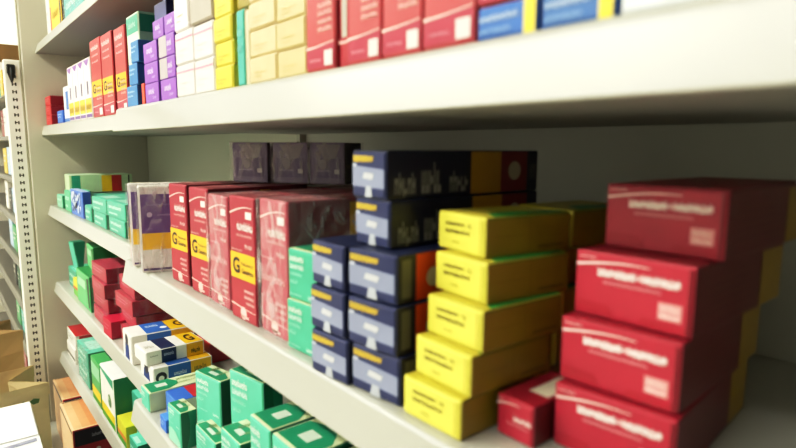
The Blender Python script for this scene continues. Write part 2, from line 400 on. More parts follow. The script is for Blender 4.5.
def orange_box(w, d, h, flap):
    c = Carton(w, d, h, 'f3d9b8', flap, side='c42a3c', top='f6cfa4', front='f0c9a0')
    n = 7
    for k in range(n):   # printed colour fade on the lid
        t = k / (n - 1)
        col = '%02x%02x%02x' % (int(236 - 22 * t), int(186 - 108 * t), int(138 - 112 * t))
        c.rect('T', 0.03 + 0.94 * k / n, 0.03 + 0.94 * (k + 1) / n, 0.03, 0.95, col)
    c.rect('T', 0, 1, 0.95, 0.985, '1a1418', 2)
    c.rect('S', 0, 1, 0.72, 0.985, '17182e'); c.scrawl('S', 0.3, 0.7, 0.83, 0.89, 'a0a0ac', 9, 2)
    for k in range(7): c.disc('S', 0.15 + 0.12 * k, 0.60 - 0.1 * (k % 2), 0.025, ('f0c8d0', 'c82050', 'f4e8e0')[k % 3])
    c.rect('F', 0, 1, 0.93, 0.985, '2a1c1c')
    return c
def wild_carton(w, d, h, flap, a='e8c030', b='1c1820', e='c84a3c'):
    c = Carton(w, d, h, a, flap, side=b)
    c.poly('F', [(0.03, 0.62), (0.03, 0.80), (0.6, 0.97), (0.95, 0.97)], b, 1); c.poly('F', [(0.86, 0.03), (0.97, 0.03), (0.97, 0.97), (0.86, 0.97)], b, 1)
    c.rect('F', 0, 0.12, 0.03, 0.5, e); c.scrawl('F', 0.25, 0.75, 0.25, 0.4, 'a8801c', 5, 1)
    return c

# ------------------------------------------------------------------ room
YB, YE = -7.0, 23.0       # room ends along the aisle (units)
XL, XR = -8.2, 2.62
H = 12.3 - ZF             # ceiling height above camera
W_CREAM = mat('e2e0d6', 0.6, var=0.04, scale=3)
b = MB(); b.box(XL, XR, YB, YE, -ZF - 0.2, -ZF, mat('c4c0b2', 0.35, var=0.10, scale=4, bump=0.05)); struct(b.build('floor', None, (0, 0, 0)))
b = MB(); b.box(XL, XR, YB, YE, H, H + 0.2, mat('c9c8be', 0.8, var=0.03, scale=2)); struct(b.build('ceiling'))
b = MB(); b.box(XR, XR + 0.2, YB, YE, -ZF, H, W_CREAM); struct(b.build('wall_back'))
b = MB(); b.box(XL - 0.2, XL, YB, YE, -ZF, H, W_CREAM); struct(b.build('wall_aisle'))
b = MB(); b.box(XL, XR, YE, YE + 0.2, -ZF, H, W_CREAM); struct(b.build('wall_far'))
b = MB(); b.box(XL, XR, YB - 0.2, YB, -ZF, H, mat('6f6c62', 0.7, var=0.05, scale=3)); struct(b.build('wall_near'))

# ------------------------------------------------------------------ shelving
STEEL = mat('aeafa4', 0.28, coat=0.25, var=0.03, scale=5)
PANEL = mat('c6c2b0', 0.55, var=0.05, scale=6)
BACK = mat('b4b6aa', 0.55, var=0.06, scale=5)
POST = mat('f2efe2', 0.45, var=0.03, scale=8)
SLOT = mat('38342a', 0.8)
UNDER_SHADE = mat('8e8d84', 0.5, var=0.05, scale=5)  # darker copy of the shelf steel: shade below the shelves put into the colour
def lip_profile(x, z, th, out=0.024, r=0.024, rb=0.006):
    p = []
    for k in range(6):
        t = math.pi / 2 * k / 5
        p.append((x + 0.004 + r - r * math.sin(t), z - r + r * math.cos(t)))
    for k in range(5):
        t = math.pi / 2 * k / 4
        p.append((x - out + rb * (1 - math.cos(t)), z - th + rb * (1 - math.sin(t))))
    p += [(x + 0.10, z - th), (x + 0.10, z)]
    return p
def shelf(parent, x, z, th, y0, y1, back=2.44, lm=None):
    lm = STEEL if lm is None else lm
    d = MB(); d.box(x + 0.10, back, y0, y1, z - th, z, lambda f: UNDER_SHADE if f.normal.z < -0.5 else lm); o = d.build('shelf', parent)
    l = MB(); l.extrude_y(lip_profile(x, z, th + 0.006), y0, y1, lm); l.mi[10] = l.slot(UNDER_SHADE); l.build('shelf_lip', o)
    br = MB()
    for yy in (y0 + 0.02, y1 - 0.05):
        br.poly([(x + 0.5, yy, z - th), (back, yy, z - th), (back, yy, z - th - 0.2), (back - 0.15, yy, z - th - 0.2)], PANEL)
    return o
ZS = {'A': 1.290, 'B': 0.248, 'C': -0.799, 'D': -1.845, 'E': -2.835}
YS, YEND, YN = 4.26, 8.72, -1.6
root = empty('shelving_unit', (0, 0, -ZF))
tag(root, 'cream steel pharmacy shelving bay holding the red, blue and yellow carton stacks', 'shelving unit')
def up(o): o.location.z += ZF * S; return o
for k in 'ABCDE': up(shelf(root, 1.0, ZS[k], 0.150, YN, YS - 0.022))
b = MB(); b.box(2.46, 2.52, YN, YS - 0.004, -ZF, 2.5, BACK)
for zz in (1.95, 0.72, -0.32, -1.35, -2.4, -3.3): b.box(2.452, 2.462, YN, YS - 0.03, zz - 0.006, zz + 0.006, mat('8c8d80', 0.6))
up(b.build('back_panel', root))
b = MB(); b.box(2.40, 2.46, YS - 0.06, YS - 0.004, -ZF, 2.5, mat('a3a395', 0.5))
for k in range(60): b.poly([(2.399, YS - 0.045, -4.3 + k * 0.11), (2.399, YS - 0.02, -4.3 + k * 0.11), (2.399, YS - 0.02, -4.25 + k * 0.11), (2.399, YS - 0.045, -4.25 + k * 0.11)], SLOT)
up(b.build('upright', root))
b = MB(); b.box(0.78, 2.46, YN, YS - 0.004, -3.95, -3.80, STEEL, bev=0.015, seg=2); up(b.build('base_deck', root))
b = MB(); b.box(0.86, 0.92, YN, YS - 0.004, -ZF, -3.95, PANEL); up(b.build('kick_plate', root))
b = MB(); b.box(1.0, 2.52, YN - 0.1, YN, -ZF, 2.5, PANEL); up(b.build('end_panel', root))

far = empty('shelving_unit', (0, 0, -ZF))
tag(far, 'shallower cream shelving bay with the end panel and slotted upright at its end', 'shelving unit')
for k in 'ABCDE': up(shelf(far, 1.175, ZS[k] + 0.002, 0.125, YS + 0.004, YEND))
b = MB(); b.box(2.46, 2.52, YS + 0.004, YEND + 0.1, -ZF, 2.5, mat('c2c4b2', 0.55, var=0.05, scale=5)); up(b.build('back_panel', far))
b = MB(); b.box(1.0, 2.459, YEND, YEND + 0.1, -ZF, 2.5, PANEL, bev=0.01); up(b.build('end_panel', far))
b = MB(); b.box(0.90, 2.46, YS + 0.004, YEND - 0.002, -3.95, -3.80, STEEL, bev=0.015, seg=2); up(b.build('base_deck', far))
b = MB(); b.box(0.98, 1.04, YS + 0.004, YEND - 0.002, -ZF, -3.95, PANEL); up(b.build('kick_plate', far))
b = MB(); b.box(0.800, 0.985, YEND + 0.02, YEND + 0.12, -ZF, 1.06, POST, bev=0.012)
for k in range(56):
    z = -4.35 + k * 0.096; yq = YEND + 0.0185
    for xa in (0.872, 0.908):
        b.poly([(xa, yq, z), (xa + 0.016, yq, z), (xa + 0.016, yq, z + 0.042), (xa, yq, z + 0.042)], SLOT)
    b.poly([(0.887, yq, z + 0.016), (0.909, yq, z + 0.016), (0.909, yq, z + 0.028), (0.887, yq, z + 0.028)], SLOT)
up(b.build('slotted_upright', far))
b = MB(); b.box(0.985, 0.998, YEND + 0.01, YEND + 0.11, -ZF, 2.45, mat('a8a48c', 0.5)); up(b.build('edge_strip', far))

hk = MB()
hk.tube([(0, 0, 0.10), (0, -0.02, 0.08), (0, -0.04, 0.0), (0, -0.045, -0.06), (0, -0.03, -0.10)], 0.012, mat('20201c', 0.4), 8)
hk.box(-0.045, 0.045, -0.03, 0.0, 0.0, 0.12, mat('20201c', 0.4), bev=0.01)
hk.poly([(-0.045, -0.032, 0.02), (0.045, -0.032, 0.02), (0.008, -0.034, -0.11), (-0.008, -0.034, -0.11)], mat('20201c', 0.4))
tag(hk.build('hook', None, (0.875, YEND + 0.018, 0.88)), 'small dark hook clipped into the top of the slotted upright', 'hook')

hd = empty('header_board', (0, 0, 0))
tag(hd, 'bright white header board with brown wooden bottom rail above the slotted upright', 'sign board')
b = MB(); b.box(-1.6, 1.035, 9.0, 9.12, 1.06, 1.28, mat('8a6a3c', 0.5, var=0.18, scale=14)); b.build('bottom_rail', hd, (0, 0, 0)).location.z += 0
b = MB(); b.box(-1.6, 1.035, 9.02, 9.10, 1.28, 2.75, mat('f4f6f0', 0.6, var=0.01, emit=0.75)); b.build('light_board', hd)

# ------------------------------------------------------------------ fittings on the ceiling
def fitting(y, x=-2.6, pw=30, label=''):
    r = empty('ceiling_light', (x, y, H))
    tag(r, label, 'ceiling light')
    b = MB(); b.box(-0.5, 0.5, -2.4, 2.4, -0.22, 0.0, mat('e8e8e2', 0.5), bev=0.03); b.build('housing', r)
    b = MB(); b.box(-0.4, 0.4, -2.3, 2.3, -0.27, -0.22, mat('fffdf0', 0.5, emit=6.0), bev=0.02); b.build('diffuser', r)
    L = bpy.data.lights.new('tube_light', 'AREA'); L.shape = 'RECTANGLE'; L.size = 0.8 * S; L.size_y = 4.6 * S; L.energy = pw; L.color = (1.0, 0.985, 0.91)
    o = bpy.data.objects.new('tube_light', L); COL.objects.link(o); o.parent = r; o.location = (0, 0, -0.29 * S)
    return r
PW = 62
fitting(1.6, x=-6.9, label='long fluorescent ceiling light opposite the near shelving bay', pw=PW * 0.58)
fitting(7.0, x=-6.9, label='long fluorescent ceiling light opposite the paper bags', pw=PW)
fitting(12.4, x=-6.9, label='long fluorescent ceiling light opposite the next shelving run', pw=PW * 0.8)
fitting(17.8, x=-6.9, label='long fluorescent ceiling light by the far wall', pw=PW * 0.6)
ORD = {2: ['bottom', 'top'], 3: ['bottom', 'middle', 'top'], 4: ['bottom', 'second from bottom', 'third from bottom', 'top'],
       5: ['bottom', 'second from bottom', 'middle', 'second from top', 'top']}
ZA, ZB, ZC, ZD, ZE = (ZS[k] for k in 'ABCDE')
# ------------------------------------------------------------------ shelf C (the main shelf), near bay
g = 'shrink-wrapped purple cartons'
put(purple_band, 0.972, 3.70, -15, 0.185, 0.42, 0.545, ZC, 'purple and white wrapped carton with yellow band, touching the first red carton', g, wrap=True)
put(purple_band, 0.980, 3.94, -13, 0.185, 0.42, 0.545, ZC, 'purple and white wrapped carton with yellow band, next to the mint green boxes', g, wrap=True)
g = 'tall crimson syrup cartons on the middle shelf'
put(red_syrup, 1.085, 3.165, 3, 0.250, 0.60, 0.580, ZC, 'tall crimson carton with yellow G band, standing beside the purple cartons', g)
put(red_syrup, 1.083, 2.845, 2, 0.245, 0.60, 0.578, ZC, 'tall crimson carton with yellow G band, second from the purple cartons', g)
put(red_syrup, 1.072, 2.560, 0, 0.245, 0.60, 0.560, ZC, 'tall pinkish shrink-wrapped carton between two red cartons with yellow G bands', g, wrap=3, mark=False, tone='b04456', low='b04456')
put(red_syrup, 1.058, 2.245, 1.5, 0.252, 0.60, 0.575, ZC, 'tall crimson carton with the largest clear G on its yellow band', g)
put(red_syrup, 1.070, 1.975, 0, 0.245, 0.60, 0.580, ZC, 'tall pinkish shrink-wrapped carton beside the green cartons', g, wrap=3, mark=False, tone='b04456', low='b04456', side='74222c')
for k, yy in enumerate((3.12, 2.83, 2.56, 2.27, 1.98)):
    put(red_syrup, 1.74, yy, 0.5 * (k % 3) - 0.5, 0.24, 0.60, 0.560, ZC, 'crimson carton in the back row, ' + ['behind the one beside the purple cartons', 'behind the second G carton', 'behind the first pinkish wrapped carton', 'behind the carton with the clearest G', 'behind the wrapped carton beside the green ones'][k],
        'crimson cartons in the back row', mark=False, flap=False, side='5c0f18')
g = 'dark purple wrapped packs on top of the red cartons'
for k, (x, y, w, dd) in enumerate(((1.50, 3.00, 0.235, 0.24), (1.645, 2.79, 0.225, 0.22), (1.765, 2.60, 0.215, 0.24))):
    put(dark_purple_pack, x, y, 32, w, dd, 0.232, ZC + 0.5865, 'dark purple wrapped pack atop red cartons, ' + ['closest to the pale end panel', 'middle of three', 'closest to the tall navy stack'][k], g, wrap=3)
g = 'green cartons stacked beside the navy cartons'
for k, (x, y, t) in enumerate(((1.062, 1.758, 3.6), (1.070, 1.752, 4))):
    put(green_carton, x, y, t, 0.200, 0.60, 0.201, ZC + k * 0.203, 'green carton with white text beside the navy cartons, ' + ORD[2][k] + ' of two', g, tone='40ae88')
g = 'navy and grey cartons in the stepped block'
h = 0.1555
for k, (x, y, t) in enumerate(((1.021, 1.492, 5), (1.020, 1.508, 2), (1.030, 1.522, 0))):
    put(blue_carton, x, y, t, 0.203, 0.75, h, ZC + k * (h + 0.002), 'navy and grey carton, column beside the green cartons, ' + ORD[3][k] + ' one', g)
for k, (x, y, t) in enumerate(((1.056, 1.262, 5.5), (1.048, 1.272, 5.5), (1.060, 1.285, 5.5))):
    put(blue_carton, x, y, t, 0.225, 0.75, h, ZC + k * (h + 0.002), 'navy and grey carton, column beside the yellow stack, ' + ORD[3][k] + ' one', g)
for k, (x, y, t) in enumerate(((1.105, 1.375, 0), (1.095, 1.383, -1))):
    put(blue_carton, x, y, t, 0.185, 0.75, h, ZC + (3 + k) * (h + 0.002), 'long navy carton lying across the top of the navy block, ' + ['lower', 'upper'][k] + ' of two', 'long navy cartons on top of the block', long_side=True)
g = 'yellow cartons stacked on the middle shelf'
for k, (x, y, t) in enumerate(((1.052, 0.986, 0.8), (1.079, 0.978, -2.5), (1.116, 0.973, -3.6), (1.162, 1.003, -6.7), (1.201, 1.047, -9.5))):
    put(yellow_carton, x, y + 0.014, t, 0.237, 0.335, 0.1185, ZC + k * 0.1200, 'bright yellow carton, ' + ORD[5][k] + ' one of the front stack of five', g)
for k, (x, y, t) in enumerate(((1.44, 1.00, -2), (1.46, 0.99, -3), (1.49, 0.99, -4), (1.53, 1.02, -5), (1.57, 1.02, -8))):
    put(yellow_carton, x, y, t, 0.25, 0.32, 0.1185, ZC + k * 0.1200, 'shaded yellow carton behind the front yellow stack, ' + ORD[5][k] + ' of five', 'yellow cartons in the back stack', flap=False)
g = 'large red cartons in the out-of-focus stack'
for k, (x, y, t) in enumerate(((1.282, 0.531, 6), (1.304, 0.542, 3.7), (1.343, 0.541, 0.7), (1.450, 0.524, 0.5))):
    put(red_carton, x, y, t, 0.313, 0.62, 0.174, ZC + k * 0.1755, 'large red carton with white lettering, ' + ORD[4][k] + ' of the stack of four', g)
put(red_carton, 1.175, 0.852, 0, 0.125, 0.25, 0.118, ZC, 'small red carton wedged between the yellow stack and the big red stack', None, cut=True)

# ------------------------------------------------------------------ shelf C, far bay
g = 'mint green packs on the middle shelf'
for k, (x, y, w, h, n) in enumerate(((1.235, 5.14, 0.60, 0.146, 2), (1.235, 5.82, 0.55, 0.142, 2), (1.24, 6.46, 0.33, 0.16, 1))):
    for j in range(n):
        put(mint_pack, x + 0.01 * j, y, 1 if j else -1, w, 0.34, h, ZC + 0.003 + j * (h + 0.002),
            'mint green wrapped pack, ' + [['lower', 'upper'][j] + ' one beside the purple cartons', ['lower', 'upper'][j] + ' one in the middle column of packs', 'the single one beside the blue speckled pack'][k], g, wrap=2)
def speckled(w, d, h, flap):
    c = Carton(w, d, h, '4a70c4', flap, side='2a4a9c', top='a8bce0')
    r = random.Random(4)
    for k in range(60):
        a, q = r.uniform(.08, .9), r.uniform(.17, .85); c.disc('F', a, q, r.uniform(.012, .04), r.choice(('e8eef8', 'd4e4f8', '1c3a8c')), 1 + k % 3, 8)
    return c
put(speckled, 1.235, 6.84, 0, 0.66, 0.08, 0.29, ZC + 0.003, 'blue and white speckled pack standing among the mint packs', None)
put(mint_pack, 1.24, 7.56, 0, 0.36, 0.22, 0.25, ZC + 0.003, 'taller green pack between the speckled blue pack and the end panel', None, tone='55b27e')
put(mint_pack, 1.24, 8.12, 0, 0.36, 0.22, 0.16, ZC + 0.003, 'short pale green pack closest to the end panel on the middle shelf', None, tone='86c8a2')
put(plain, 1.50, 7.3, -4, 0.5, 0.62, 0.20, ZC + 0.003, 'long teal carton with yellow and red end lying under the pale carton', None, body='4aa08c', sbands=((0.0, 0.45, '8cc0b0'), (0.45, 0.7, '1f8c80'), (0.7, 0.9, 'e0a81c'), (0.9, 1, 'c02a1c')), flap=False)
put(plain, 1.30, 7.95, -4, 0.5, 0.72, 0.22, ZC + 0.205, 'long pale green carton with teal, yellow and red bands lying behind the mint packs', None, body='b8d0a4', top='bcd8b4',
    sbands=((0.04, 0.17, '2a9478'), (0.17, 0.5, 'b9d2a8'), (0.5, 0.66, 'ddb41c'), (0.66, 0.82, 'b81c20'), (0.93, 0.95, '1a1a18')), flap=False)
for k in range(1):
    put(plain, 1.32, 7.93, -4, 0.5, 0.68, 0.19, ZC + 0.003, 'grey green carton carrying the long banded carton', None, body='88b49a', flap=False)

# ------------------------------------------------------------------ shelf B, near bay
g = 'tall red cartons on the upper shelf'
put(red_tall, 1.045, 1.583, 0, 0.183, 0.5, 0.57, ZB, 'tall red carton on upper shelf beside the cream cartons', g)
put(red_narrow, 1.058, 1.515, 0, 0.066, 0.48, 0.57, ZB, 'narrow dark red carton showing a grey strip between two wider red ones', None)
put(red_tall, 1.045, 1.340, 0, 0.172, 0.5, 0.57, ZB, 'tall red carton on upper shelf beside the narrow grey-striped one', g)
put(red_tall, 1.045, 1.163, 0, 0.174, 0.5, 0.57, ZB, 'tall red carton on upper shelf, third from the cream cartons', g)
put(red_tall, 1.045, 0.970, 0, 0.190, 0.5, 0.57, ZB, 'tall red carton on upper shelf beside the blue cartons', g)
def blue_tip(w, d, h, flap, tone='2a62b0', tip='f0dc3c'):
    c = Carton(w, d, h, tone, flap, side='1c4c96')
    c.rect('F', 0.80, 1, 0, 1, tip); c.scrawl('F', 0.06, 0.72, 0.55, 0.75, 'b8d0ea', 7, 1); c.scrawl('F', 0.06, 0.6, 0.2, 0.35, '8ab0e0', 9, 2)
    return c
put(blue_tip, 1.045, 0.790, 0, 0.175, 0.5, 0.078, ZB, 'light blue carton with yellow end lying under a red carton', None)
put(red_tall, 1.045, 0.790, 0, 0.175, 0.5, 0.30, ZB + 0.08, 'red carton lying on the light blue carton with yellow end', None, block=False)
put(blue_tip, 1.045, 0.607, 0, 0.172, 0.5, 0.078, ZB, 'darker blue carton with yellow end beside the white carton', None, tone='3a68a8')
put(blue_tip, 1.045, 0.607, 0, 0.172, 0.5, 0.10, ZB + 0.08, 'blue carton lying on the darker blue carton', None, tone='3a70b4')
put(pale_carton, 1.045, 0.425, 0, 0.172, 0.5, 0.12, ZB, 'white carton at the dim end of the upper shelf', None, tone='e6ecec', ink='a8c4dc')
put(blue_tip, 1.045, 0.240, 0, 0.172, 0.5, 0.10, ZB, 'whitish carton with a yellow end beyond the white carton', None, tone='d8e0e4')
g = 'cream cartons stacked on the upper shelf'
for k in range(4):
    put(pale_carton, 1.048 + 0.004 * (k % 2), 1.995, 0, 0.232, 0.4, 0.104, ZB + k * 0.106, 'cream carton in the column beside the teal box, ' + ORD[4][k] + ' one', g)
    put(pale_carton, 1.046 + 0.004 * ((k + 1) % 2), 1.775, 0, 0.214, 0.4, 0.101, ZB + k * 0.103, 'cream carton in the column beside the red cartons, ' + ORD[4][k] + ' one', g, tone='ccb880')
put(plain, 1.045, 2.262, 0, 0.075, 0.3, 0.31, ZB, 'slim teal box standing upright between yellow and cream cartons', None, body='3aa694', side='e0d8b0', ink='7cc8b8')
put(plain, 1.05, 2.234, 0, 0.025, 0.3, 0.30, ZB, 'thin cream leaflet box pressed against the slim teal box', None, body='efe6c4')
g = 'bright yellow cartons on the upper shelf'
for k in range(4):
    put(pale_carton, 1.045 + 0.006 * (k % 2), 2.392, 0, 0.192, 0.4, 0.103, ZB + k * 0.105, 'bright yellow carton beside the slim teal box, ' + ORD[4][k] + ' of the column', g, tone='dccb3e', ink='a89420')
put(plain, 1.07, 2.25, 0, 0.13, 0.3, 0.12, ZB + 0.32, 'olive carton lying above the slim teal box', None, body='8c7c24')
g = 'white cartons with a pink line on the upper shelf'
for k in range(2):
    put(pale_carton, 1.045, 2.842, 0, 0.262, 0.4, 0.163, ZB + k * 0.165, 'white pink-lined carton in the column beside the purple boxes, ' + ['bottom', 'second'][k] + ' one', g, tone='dfd8d0', line='d88aa0', ink='d8ccc4')
    put(pale_carton, 1.045, 2.594, 0, 0.240, 0.4, 0.160, ZB + k * 0.162, 'white pink-lined carton in the column beside the yellow cartons, ' + ['bottom', 'second'][k] + ' one', g, tone='e0dad2', line='d88aa0', ink='d8ccc4')
put(pale_carton, 1.045, 2.90, 0, 0.20, 0.4, 0.17, ZB + 0.332, 'plain white carton on top of the pink-lined column', None, tone='eee6de')
put(plain, 1.045, 2.594, 0, 0.28, 0.4, 0.17, ZB + 0.332, 'grey-beige carton with a red edge topping the white columns', None, body='a89e8e', bands=(), sbands=((0, 1, 'b02030'),))
g = 'purple boxes on the upper shelf'
for k in range(3):
    put(purple_white, 1.045, 3.43, 0, 0.258, 0.2, 0.115, ZB + k * 0.117, 'purple box in the column beside the blue boxes, ' + ORD[3][k] + ' one', g, flap=False)
    put(purple_white, 1.045, 3.132, 0, 0.258, 0.2, 0.115, ZB + k * 0.117, ['purple box beside the white cartons, bottom one', 'purple box with grey end beside the white cartons, lower of two', 'purple box with grey end beside the white cartons, upper of two'][k], g, flap=False, turned=(k > 0))
put(purple_white, 1.05, 3.31, 0, 0.19, 0.2, 0.10, ZB + 0.352, 'purple box topping the column beside the navy carton', g, flap=False)
put(purple_white, 1.05, 3.095, 0, 0.20, 0.2, 0.10, ZB + 0.352, 'purple box topping the column beside the white cartons', g, flap=False)
put(plain, 1.27, 3.93, 0, 0.25, 0.45, 0.70, ZB, 'tall navy carton with yellow patch standing behind the purple boxes', None, body='3a3c74', side='191a44', bands=((0.40, 0.52, 'c8a040'),), ink='9a9cc8', flap=False)
g = 'blue boxes on the upper shelf'
for k, (y, w) in enumerate(((3.86, 0.24), (3.835, 0.19), (3.79, 0.17))):
    put(plain, 1.045, y, 0, w, 0.17, 0.132, ZB + k * 0.134, 'small blue box stacked beside the purple boxes, ' + ORD[3][k] + ' of three', g, body='2a72b0', side='1c5088', ink='a8d0ec', flap=False)
put(plain, 1.05, 3.725, 0, 0.055, 0.18, 0.13, ZB, 'narrow orange-red box between the blue and purple columns', None, body='d4442c', flap=False)
# ------------------------------------------------------------------ shelf B, far bay
def teal_tall(w, d, h, flap):
    c = Carton(w, d, h, 'cfe0c4', flap, side='8aa890', top='2a8a68')
    c.rect('F', 0, 1, 0.80, 1, '2f9a76'); c.rect('F', 0, 1, 0.20, 0.42, 'f0c030'); c.rect('F', 0, 1, 0, 0.20, 'c8402c'); c.scrawl('F', 0.2, 0.8, 0.55, 0.6, '9ab8a0', 7, 1)
    c.scrawl('F', 0.2, 0.8, 0.86, 0.92, 'a0d8c0', 5, 2); c.text('F', 'G', 0.2, 0.5, 0.26, 0.36, '1c1712', 2, .03); c.rect('S', 0, 1, 0.80, 1, '1c6c50')
    return c
put(teal_tall, 1.215, 4.36, 0, 0.30, 0.28, 0.69, ZB + 0.002, 'tall pale carton with green top and yellow band beside tall red cartons', None)
g = 'tall red cartons with yellow band in the far bay'
for k, (y, w, h) in enumerate(((4.76, 0.32, 0.665), (5.16, 0.375, 0.68), (5.56, 0.395, 0.69))):
    put(red_tall, 1.222, y, 0, w, 0.3, h, ZB + 0.002, 'tall red carton with yellow band on upper shelf, ' + ['beside the green-topped carton', 'middle of three', 'beside the slim white cartons'][k], g, mark=True)
g = 'slim white cartons with purple labels'
for k, y in enumerate((6.02, 6.30, 6.58, 6.87)):
    put(slim_white, 1.224, y, 0, 0.255, 0.26, 0.57, ZB + 0.002, 'slim white carton with purple label and yellow band, ' + ['next to the tall red cartons', 'second from the tall red cartons', 'third from the tall red cartons', 'next to the small blue box'][k], g)
def blue_white(w, d, h, flap):
    c = Carton(w, d, h, 'e4e8ee', flap, side='b8c8dc'); c.rect('F', 0.45, 0.95, 0.35, 0.85, '2a68b8'); c.rect('F', 0, 1, 0, 0.12, '2a68b8')
    return c
put(blue_white, 1.24, 7.22, 0, 0.30, 0.2, 0.40, ZB + 0.002, 'white box with blue panel between slim white cartons and red boxes', None)
put(plain, 1.23, 7.58, 0, 0.36, 0.2, 0.15, ZB + 0.002, 'low blue box standing beside the small red boxes', None, body='2a62c0', ink='c8d8f0')
g = 'small red boxes at the end of the upper shelf'
for k in range(3):
    put(plain, 1.215, 8.28, 0, 0.38, 0.30, 0.118, ZB + 0.002 + k * 0.12, 'small red box by the end panel on the upper shelf, ' + ORD[3][k] + ' of three', g, body='c83238', side='8c1420', ink='e89a98')
# ------------------------------------------------------------------ shelf A (top), far bay
put(pale_carton, 1.235, 7.99, 0, 0.22, 0.3, 0.62, ZA + 0.002, 'white carton on the topmost shelf against the end panel', None, tone='ece6d8', ink='c8bca8')
put(wild_carton, 1.235, 7.26, 0, 0.70, 0.4, 0.60, ZA + 0.002, 'yellow and black carton with diagonal pattern on the topmost shelf', None)
put(mint_pack, 1.235, 6.13, 0, 0.95, 0.4, 0.52, ZA + 0.002, 'big teal film-wrapped pack on the topmost shelf beside the yellow carton', None, wrap=True, tone='3aa596')
# ------------------------------------------------------------------ shelf D, far bay
g = 'red film-wrapped packs in two stacks'
for k in range(4):
    put(plain, 1.225 + 0.03 * (k % 2), 6.05 + 0.02 * (k % 2), (-1, 1)[k % 2], 0.60, 0.46, 0.146, ZD + 0.004 + k * 0.157, 'red wrapped pack in the stack beside the green cartons, ' + ORD[4][k] + ' of four', g, body='a01434', side='841026', top='a42440', ink='d87a90', wrap=2, flap=False)
for k in range(4):
    put(plain, 1.29 + 0.03 * (k % 2), 5.30 + 0.02 * (k % 2), (1, -1)[k % 2], 0.56, 0.62, 0.142, ZD + 0.004 + k * 0.152, 'red wrapped pack stacked behind the white and blue boxes, ' + ORD[4][k] + ' of four', g, body='a81a38', side='8e1226', top='a83040', ink='d87a90', wrap=2, flap=False)
put(plain, 1.195, 5.72, 2, 0.28, 0.3, 0.17, ZD + 0.004, 'short red carton standing in front of the red wrapped packs', None, body='bc1c3e', side='981430', ink='dc8090', flap=False)
def green_big(w, d, h, flap):
    c = Carton(w, d, h, '58b06c', flap, side='1c6a38', top='2c8048')
    c.poly('F', [(0.86, 0.1), (0.97, 0.1), (0.97, 0.95), (0.80, 0.9)], '0f3a1c', 1); c.rect('F', 0.1, 0.7, 0.55, 0.8, '9cd4a4', 1); c.scrawl('S', 0.3, 0.9, 0.4, 0.6, '4a9a60', 6, 1)
    return c
put(green_big, 1.235, 6.80, 0, 0.70, 0.50, 0.40, ZD + 0.004, 'big green carton with dark edge beside the red wrapped packs', 'big green cartons')
put(green_big, 1.34, 7.05, -3, 0.45, 0.42, 0.28, ZD + 0.406, 'big green carton lying on top of the other green carton', 'big green cartons')
put(plain, 1.25, 7.56, 0, 0.30, 0.12, 0.21, ZD + 0.004, 'small yellow and green carton beside the big green cartons', None, body='d8d040', bands=((0, 0.4, '5aa83c'), (0.4, 0.55, 'c84a3c')), flap=False)
put(mint_pack, 1.30, 7.95, 0, 0.50, 0.26, 0.25, ZD + 0.004, 'teal box under the upright wedge by the end panel', None, tone='4a9a7c', flap=False)
wg = MB(); wg.add_bm((lambda bm: (bmesh.ops.create_cube(bm, size=1), [setattr(v, 'co', Vector((v.co.x * (0.075 if v.co.z > 0 else 0.03) * 2, v.co.y * 0.16, v.co.z * 0.36 + 0.18))) for v in bm.verts], bmesh.ops.bevel(bm, geom=bm.edges[:], offset=0.008, segments=2, affect='EDGES'), bm)[-1])(bmesh.new()), lambda f: mat('2c8a6c' if f.normal.x > -0.5 else '5cb89a'))
tag(wg.build('tube_pack', None, (1.37, 8.15, ZD + 0.257), 10), 'teal wedge-shaped tube standing on its narrow end by the end panel', 'tube')
g = 'white boxes with yellow ends and a G'
put(generic_carton, 1.175, 4.92, -2, 0.31, 0.52, 0.25, ZD + 0.004, 'white and blue box with yellow end behind the other white boxes', g, kind=0)
put(generic_carton, 1.19, 4.38, 0, 0.34, 0.46, 0.135, ZD + 0.004, 'white box with blue belt and black G, under the navy-belted box', g, kind=0)
put(generic_carton, 1.165, 4.46, 2, 0.28, 0.46, 0.112, ZD + 0.141, 'white box with navy belt and black G, lying on the blue-belted box', g, kind=1)
put(plain, 1.70, 4.55, 0, 0.30, 0.4, 0.20, ZD + 0.004, 'red and white carton behind the white boxes with a G', None, body='c02838', side='b82030', bands=(), sbands=((0.0, 0.5, 'b82030'), (0.5, 0.8, 'd8d0c4')), flap=False)
# ------------------------------------------------------------------ shelf D, near bay
put(green_carton, 1.035, 3.945, 0, 0.19, 0.50, 0.140, ZD, 'low green and cream carton at the end of the near lower shelf', None, side='ccd6aa')
put(plain, 1.13, 3.68, 0, 0.22, 0.40, 0.15, ZD, 'blue carton with red top lying behind the small green cartons', None, body='4a78c8', top='4a78c8', side='e8e0d0', tbands=((0.02, 0.30, '3a6cc4'), (0.30, 0.98, 'b82a34')), flap=False)
put(plain, 1.03, 3.58, 0, 0.12, 0.09, 0.09, ZD, 'tiny bright blue box near the shelf edge', None, body='3a70d0', top='5088dc', ink='c0d4f0', flap=False)
g = 'tall green cartons on the lower shelf'
put(green_carton, 1.04, 3.31, 3, 0.20, 0.10, 0.24, ZD, 'short green carton beside the tiny blue box', g, tall=True)
put(green_carton, 1.18, 3.02, 11, 0.265, 0.12, 0.50, ZD, 'tall green carton with pale lower half, beside the blue and red carton', g, tall=True)
put(green_carton, 1.20, 2.51, 11, 0.290, 0.12, 0.66, ZD, 'tall green carton standing under the wrapped red cartons', g, tall=True)
put(green_carton, 1.55, 3.22, 8, 0.24, 0.14, 0.62, ZD, 'tall green carton in the second row, half hidden', g, tall=True)
put(green_carton, 1.02, 2.71, 0, 0.28, 0.09, 0.31, ZD, 'low green carton in front of the tall green cartons', g, tall=True)
